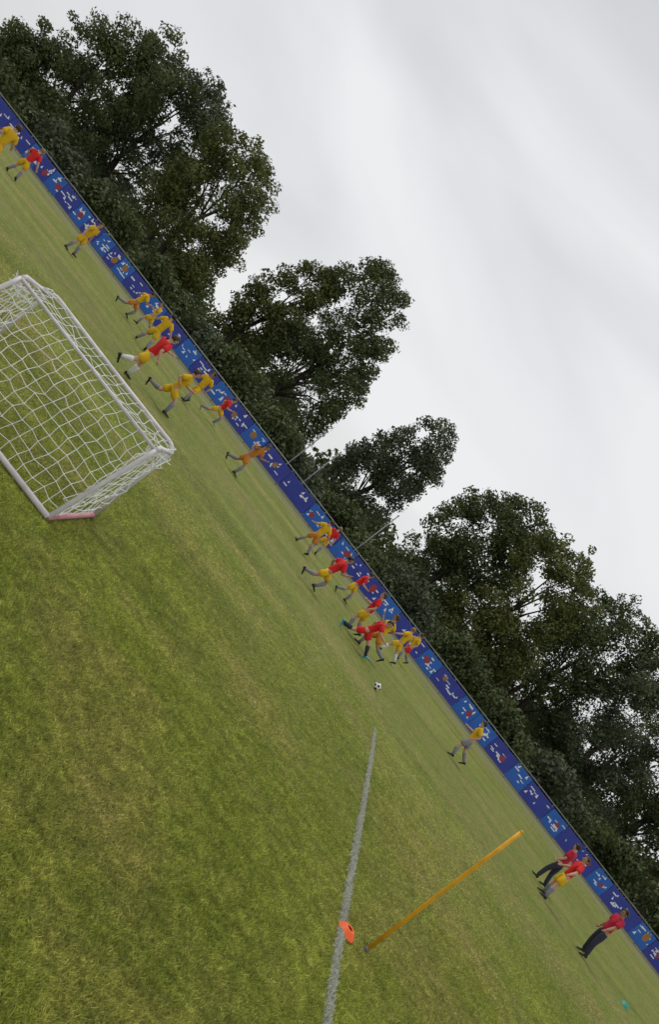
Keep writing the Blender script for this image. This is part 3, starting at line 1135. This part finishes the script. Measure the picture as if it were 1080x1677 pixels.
    # --- face: eyes, mouth, ears
    for s in (-1, 1):
        em = MB().lathe([(0.0, .006), (.007, .004), (.008, 0), (.006, -.004), (0, -.006)], 8).mesh('eye')
        eo = link('eye', em, EYE, root, True)
        eo.matrix_local = Matrix.Translation(M(hc + Hd @ Vector((s * .022, .054, .006)) * h)) @ Hd.to_4x4() @ Matrix.Scale(h, 4)
        eo = link('ear', MB().lathe([(0, .018), (.010, .012), (.012, 0), (.008, -.012), (0, -.016)], 8).mesh('ear'), SKIN[skin], root, True)
        eo.matrix_local = Matrix.Translation(M(hc + Hd @ Vector((s * .056, .0, -.004)) * h)) @ Hd.to_4x4() @ Matrix.Scale(h, 4)
    mo = link('mouth', MB().box((0, 0, 0), (.024, .006, .006)).mesh('mouth'), LIP, root)
    mo.matrix_local = Matrix.Translation(M(hc + Hd @ Vector((0, .058, -.032)) * h)) @ Hd.to_4x4() @ Matrix.Scale(h, 4)
    tag(root, label, 'person', group)
    return root


RUN = dict(lean=14, twist=12, ll=(48, 62, 3), rl=(-28, 30, 3), la=(-42, 14, 80), ra=(38, 14, 85))
RUN2 = dict(lean=12, twist=-12, ll=(-30, 42, 3), rl=(40, 40, 3), la=(40, 16, 80), ra=(-38, 16, 80))
JOG = dict(lean=8, twist=6, ll=(24, 26, 3), rl=(-20, 28, 3), la=(-26, 12, 65), ra=(24, 12, 65))
STAND = dict(lean=2, ll=(4, 6, 5), rl=(-4, 4, 6), la=(4, 10, 14), ra=(-2, 12, 18))
WIDE = dict(lean=4, ll=(14, 8, 12), rl=(-12, 10, 12), la=(18, 34, 30), ra=(-10, 36, 34))
KICK = dict(lean=4, twist=-14, ll=(-18, 16, 6), rl=(44, 12, 8), la=(42, 38, 30), ra=(-40, 38, 30))
ARMUP = dict(lean=4, ll=(20, 14, 6), rl=(-20, 22, 6), la=(30, 58, 40), ra=(150, 20, 30))

PL = [
    # label, a, b, height, yaw, shirt, shorts, socks, boots, pose, skin, hair
    ('child in yellow kit at the far left edge of the picture', 186, -192, 1.38, 40, 'yellow', 'yellow', 'grey', 'black', JOG, 0, 0),
    ('child in red shirt close to the left end of the blue barrier', 236, -164, 1.36, 20, 'red', 'yellow', 'grey', 'black', WIDE, 0, 2),
    ('lone child in yellow kit before the left part of the barrier', 391, -165, 1.38, -120, 'yellow', 'yellow', 'grey', 'black', STAND, 0, 0),
    ('child in yellow shirt striding, leftmost of the yellow group by the goal', 527, -158, 1.38, -70, 'yellow', 'orange', 'grey', 'black', RUN, 1, 1),
    ('small distant child in yellow behind the goal group', 563, -150, 1.32, 80, 'yellow', 'yellow', 'grey', 'black', JOG, 0, 0),
    ('child in yellow kit just left of the red-shirted child above the goal', 586, -168, 1.42, 30, 'yellow', 'yellow', 'grey', 'black', WIDE, 0, 1),
    ('child in red shirt and yellow shorts with one arm raised above the goal', 608, -218, 1.41, -65, 'red', 'yellow', 'white', 'black', dict(lean=8, twist=10, ll=(26, 20, 4), rl=(-24, 26, 4), la=(70, 25, 40), ra=(-30, 30, 60)), 0, 0),
    ('nearest child in all-yellow kit running behind the goal crossbar', 676, -206, 1.36, -80, 'yellow', 'yellow', 'grey', 'black', RUN2, 0, 0),
    ('child in yellow kit farther off, right behind the nearest yellow runner', 702, -168, 1.36, 150, 'yellow', 'yellow', 'grey', 'black', JOG, 1, 1),
    ('slim child in red shirt running by the barrier right of the goal', 749, -155, 1.36, -85, 'red', 'yellow', 'grey', 'grey', RUN, 0, 0),
    ('lone child in ochre shirt sprinting between goal and midfield group', 839, -176, 1.38, -82, 'orange', 'orange', 'grey', 'black', RUN2, 1, 1),
    ('child in yellow kit at the left of the midfield group', 1011, -166, 1.36, 30, 'yellow', 'orange', 'grey', 'black', WIDE, 0, 0),
    ('child in red shirt half hidden behind the left midfield yellow child', 1026, -152, 1.34, -30, 'red', 'yellow', 'grey', 'black', STAND, 0, 2),
    ('child in red shirt and yellow shorts running in the midfield group', 1069, -192, 1.40, -72, 'red', 'yellow', 'grey', 'black', RUN, 1, 1),
    ('slim child in red shirt near the barrier, right of the running red one', 1113, -163, 1.36, -84, 'red', 'yellow', 'grey', 'black', JOG, 0, 0),
    ('child in red shirt behind the one with light blue boots', 1161, -186, 1.38, 50, 'red', 'yellow', 'grey', 'black', JOG, 0, 0),
    ('child in red shirt stretching a leg, wearing light blue boots', 1184, -194, 1.36, -88, 'red', 'red', 'navy', 'cyan', dict(lean=22, twist=8, ll=(52, 14, 4), rl=(-34, 24, 4), la=(-30, 30, 50), ra=(50, 30, 50)), 0, 1),
    ('child in yellow shirt chasing beside the red child with light blue boots', 1204, -187, 1.38, 95, 'yellow', 'orange', 'grey', 'black', RUN2, 1, 0),
    ('child in yellow kit, left of the last pair in the midfield group', 1234, -164, 1.34, 60, 'yellow', 'yellow', 'white', 'black', WIDE, 0, 2),
    ('child in yellow and red, rightmost of the midfield group', 1250, -152, 1.32, 110, 'yellow', 'red', 'grey', 'black', JOG, 0, 0),
    ('lone child in yellow kit before the right part of the barrier', 1430, -180, 1.36, 75, 'yellow', 'grey', 'grey', 'black', JOG, 0, 1),
    ('child in crimson top and dark trousers, left of the right pair', 1681, -193, 1.36, 60, 'crimson', 'navy', 'navy', 'black', STAND, 0, 1),
    ('child in red shirt and yellow shorts, right of the right pair', 1702, -202, 1.40, 80, 'red', 'yellow', 'grey', 'black', WIDE, 0, 0),
    ('person in crimson shirt and dark trousers alone at the far right', 1812, -211, 1.38, 85, 'crimson', 'navy', 'navy', 'black', dict(lean=4, ll=(10, 8, 5), rl=(-14, 12, 5), la=(14, 12, 30), ra=(-6, 12, 25)), 1, 1),
]
for i, (lb, a, b, h, yaw, top, sh, so, bo, pose, sk, hr) in enumerate(PL):
    tr = sh == 'navy'
    person(lb, a, b, h, yaw, top, sh, so, bo, pose, sk, hr, trousers=tr, seed=i + 1, group='people on the pitch')
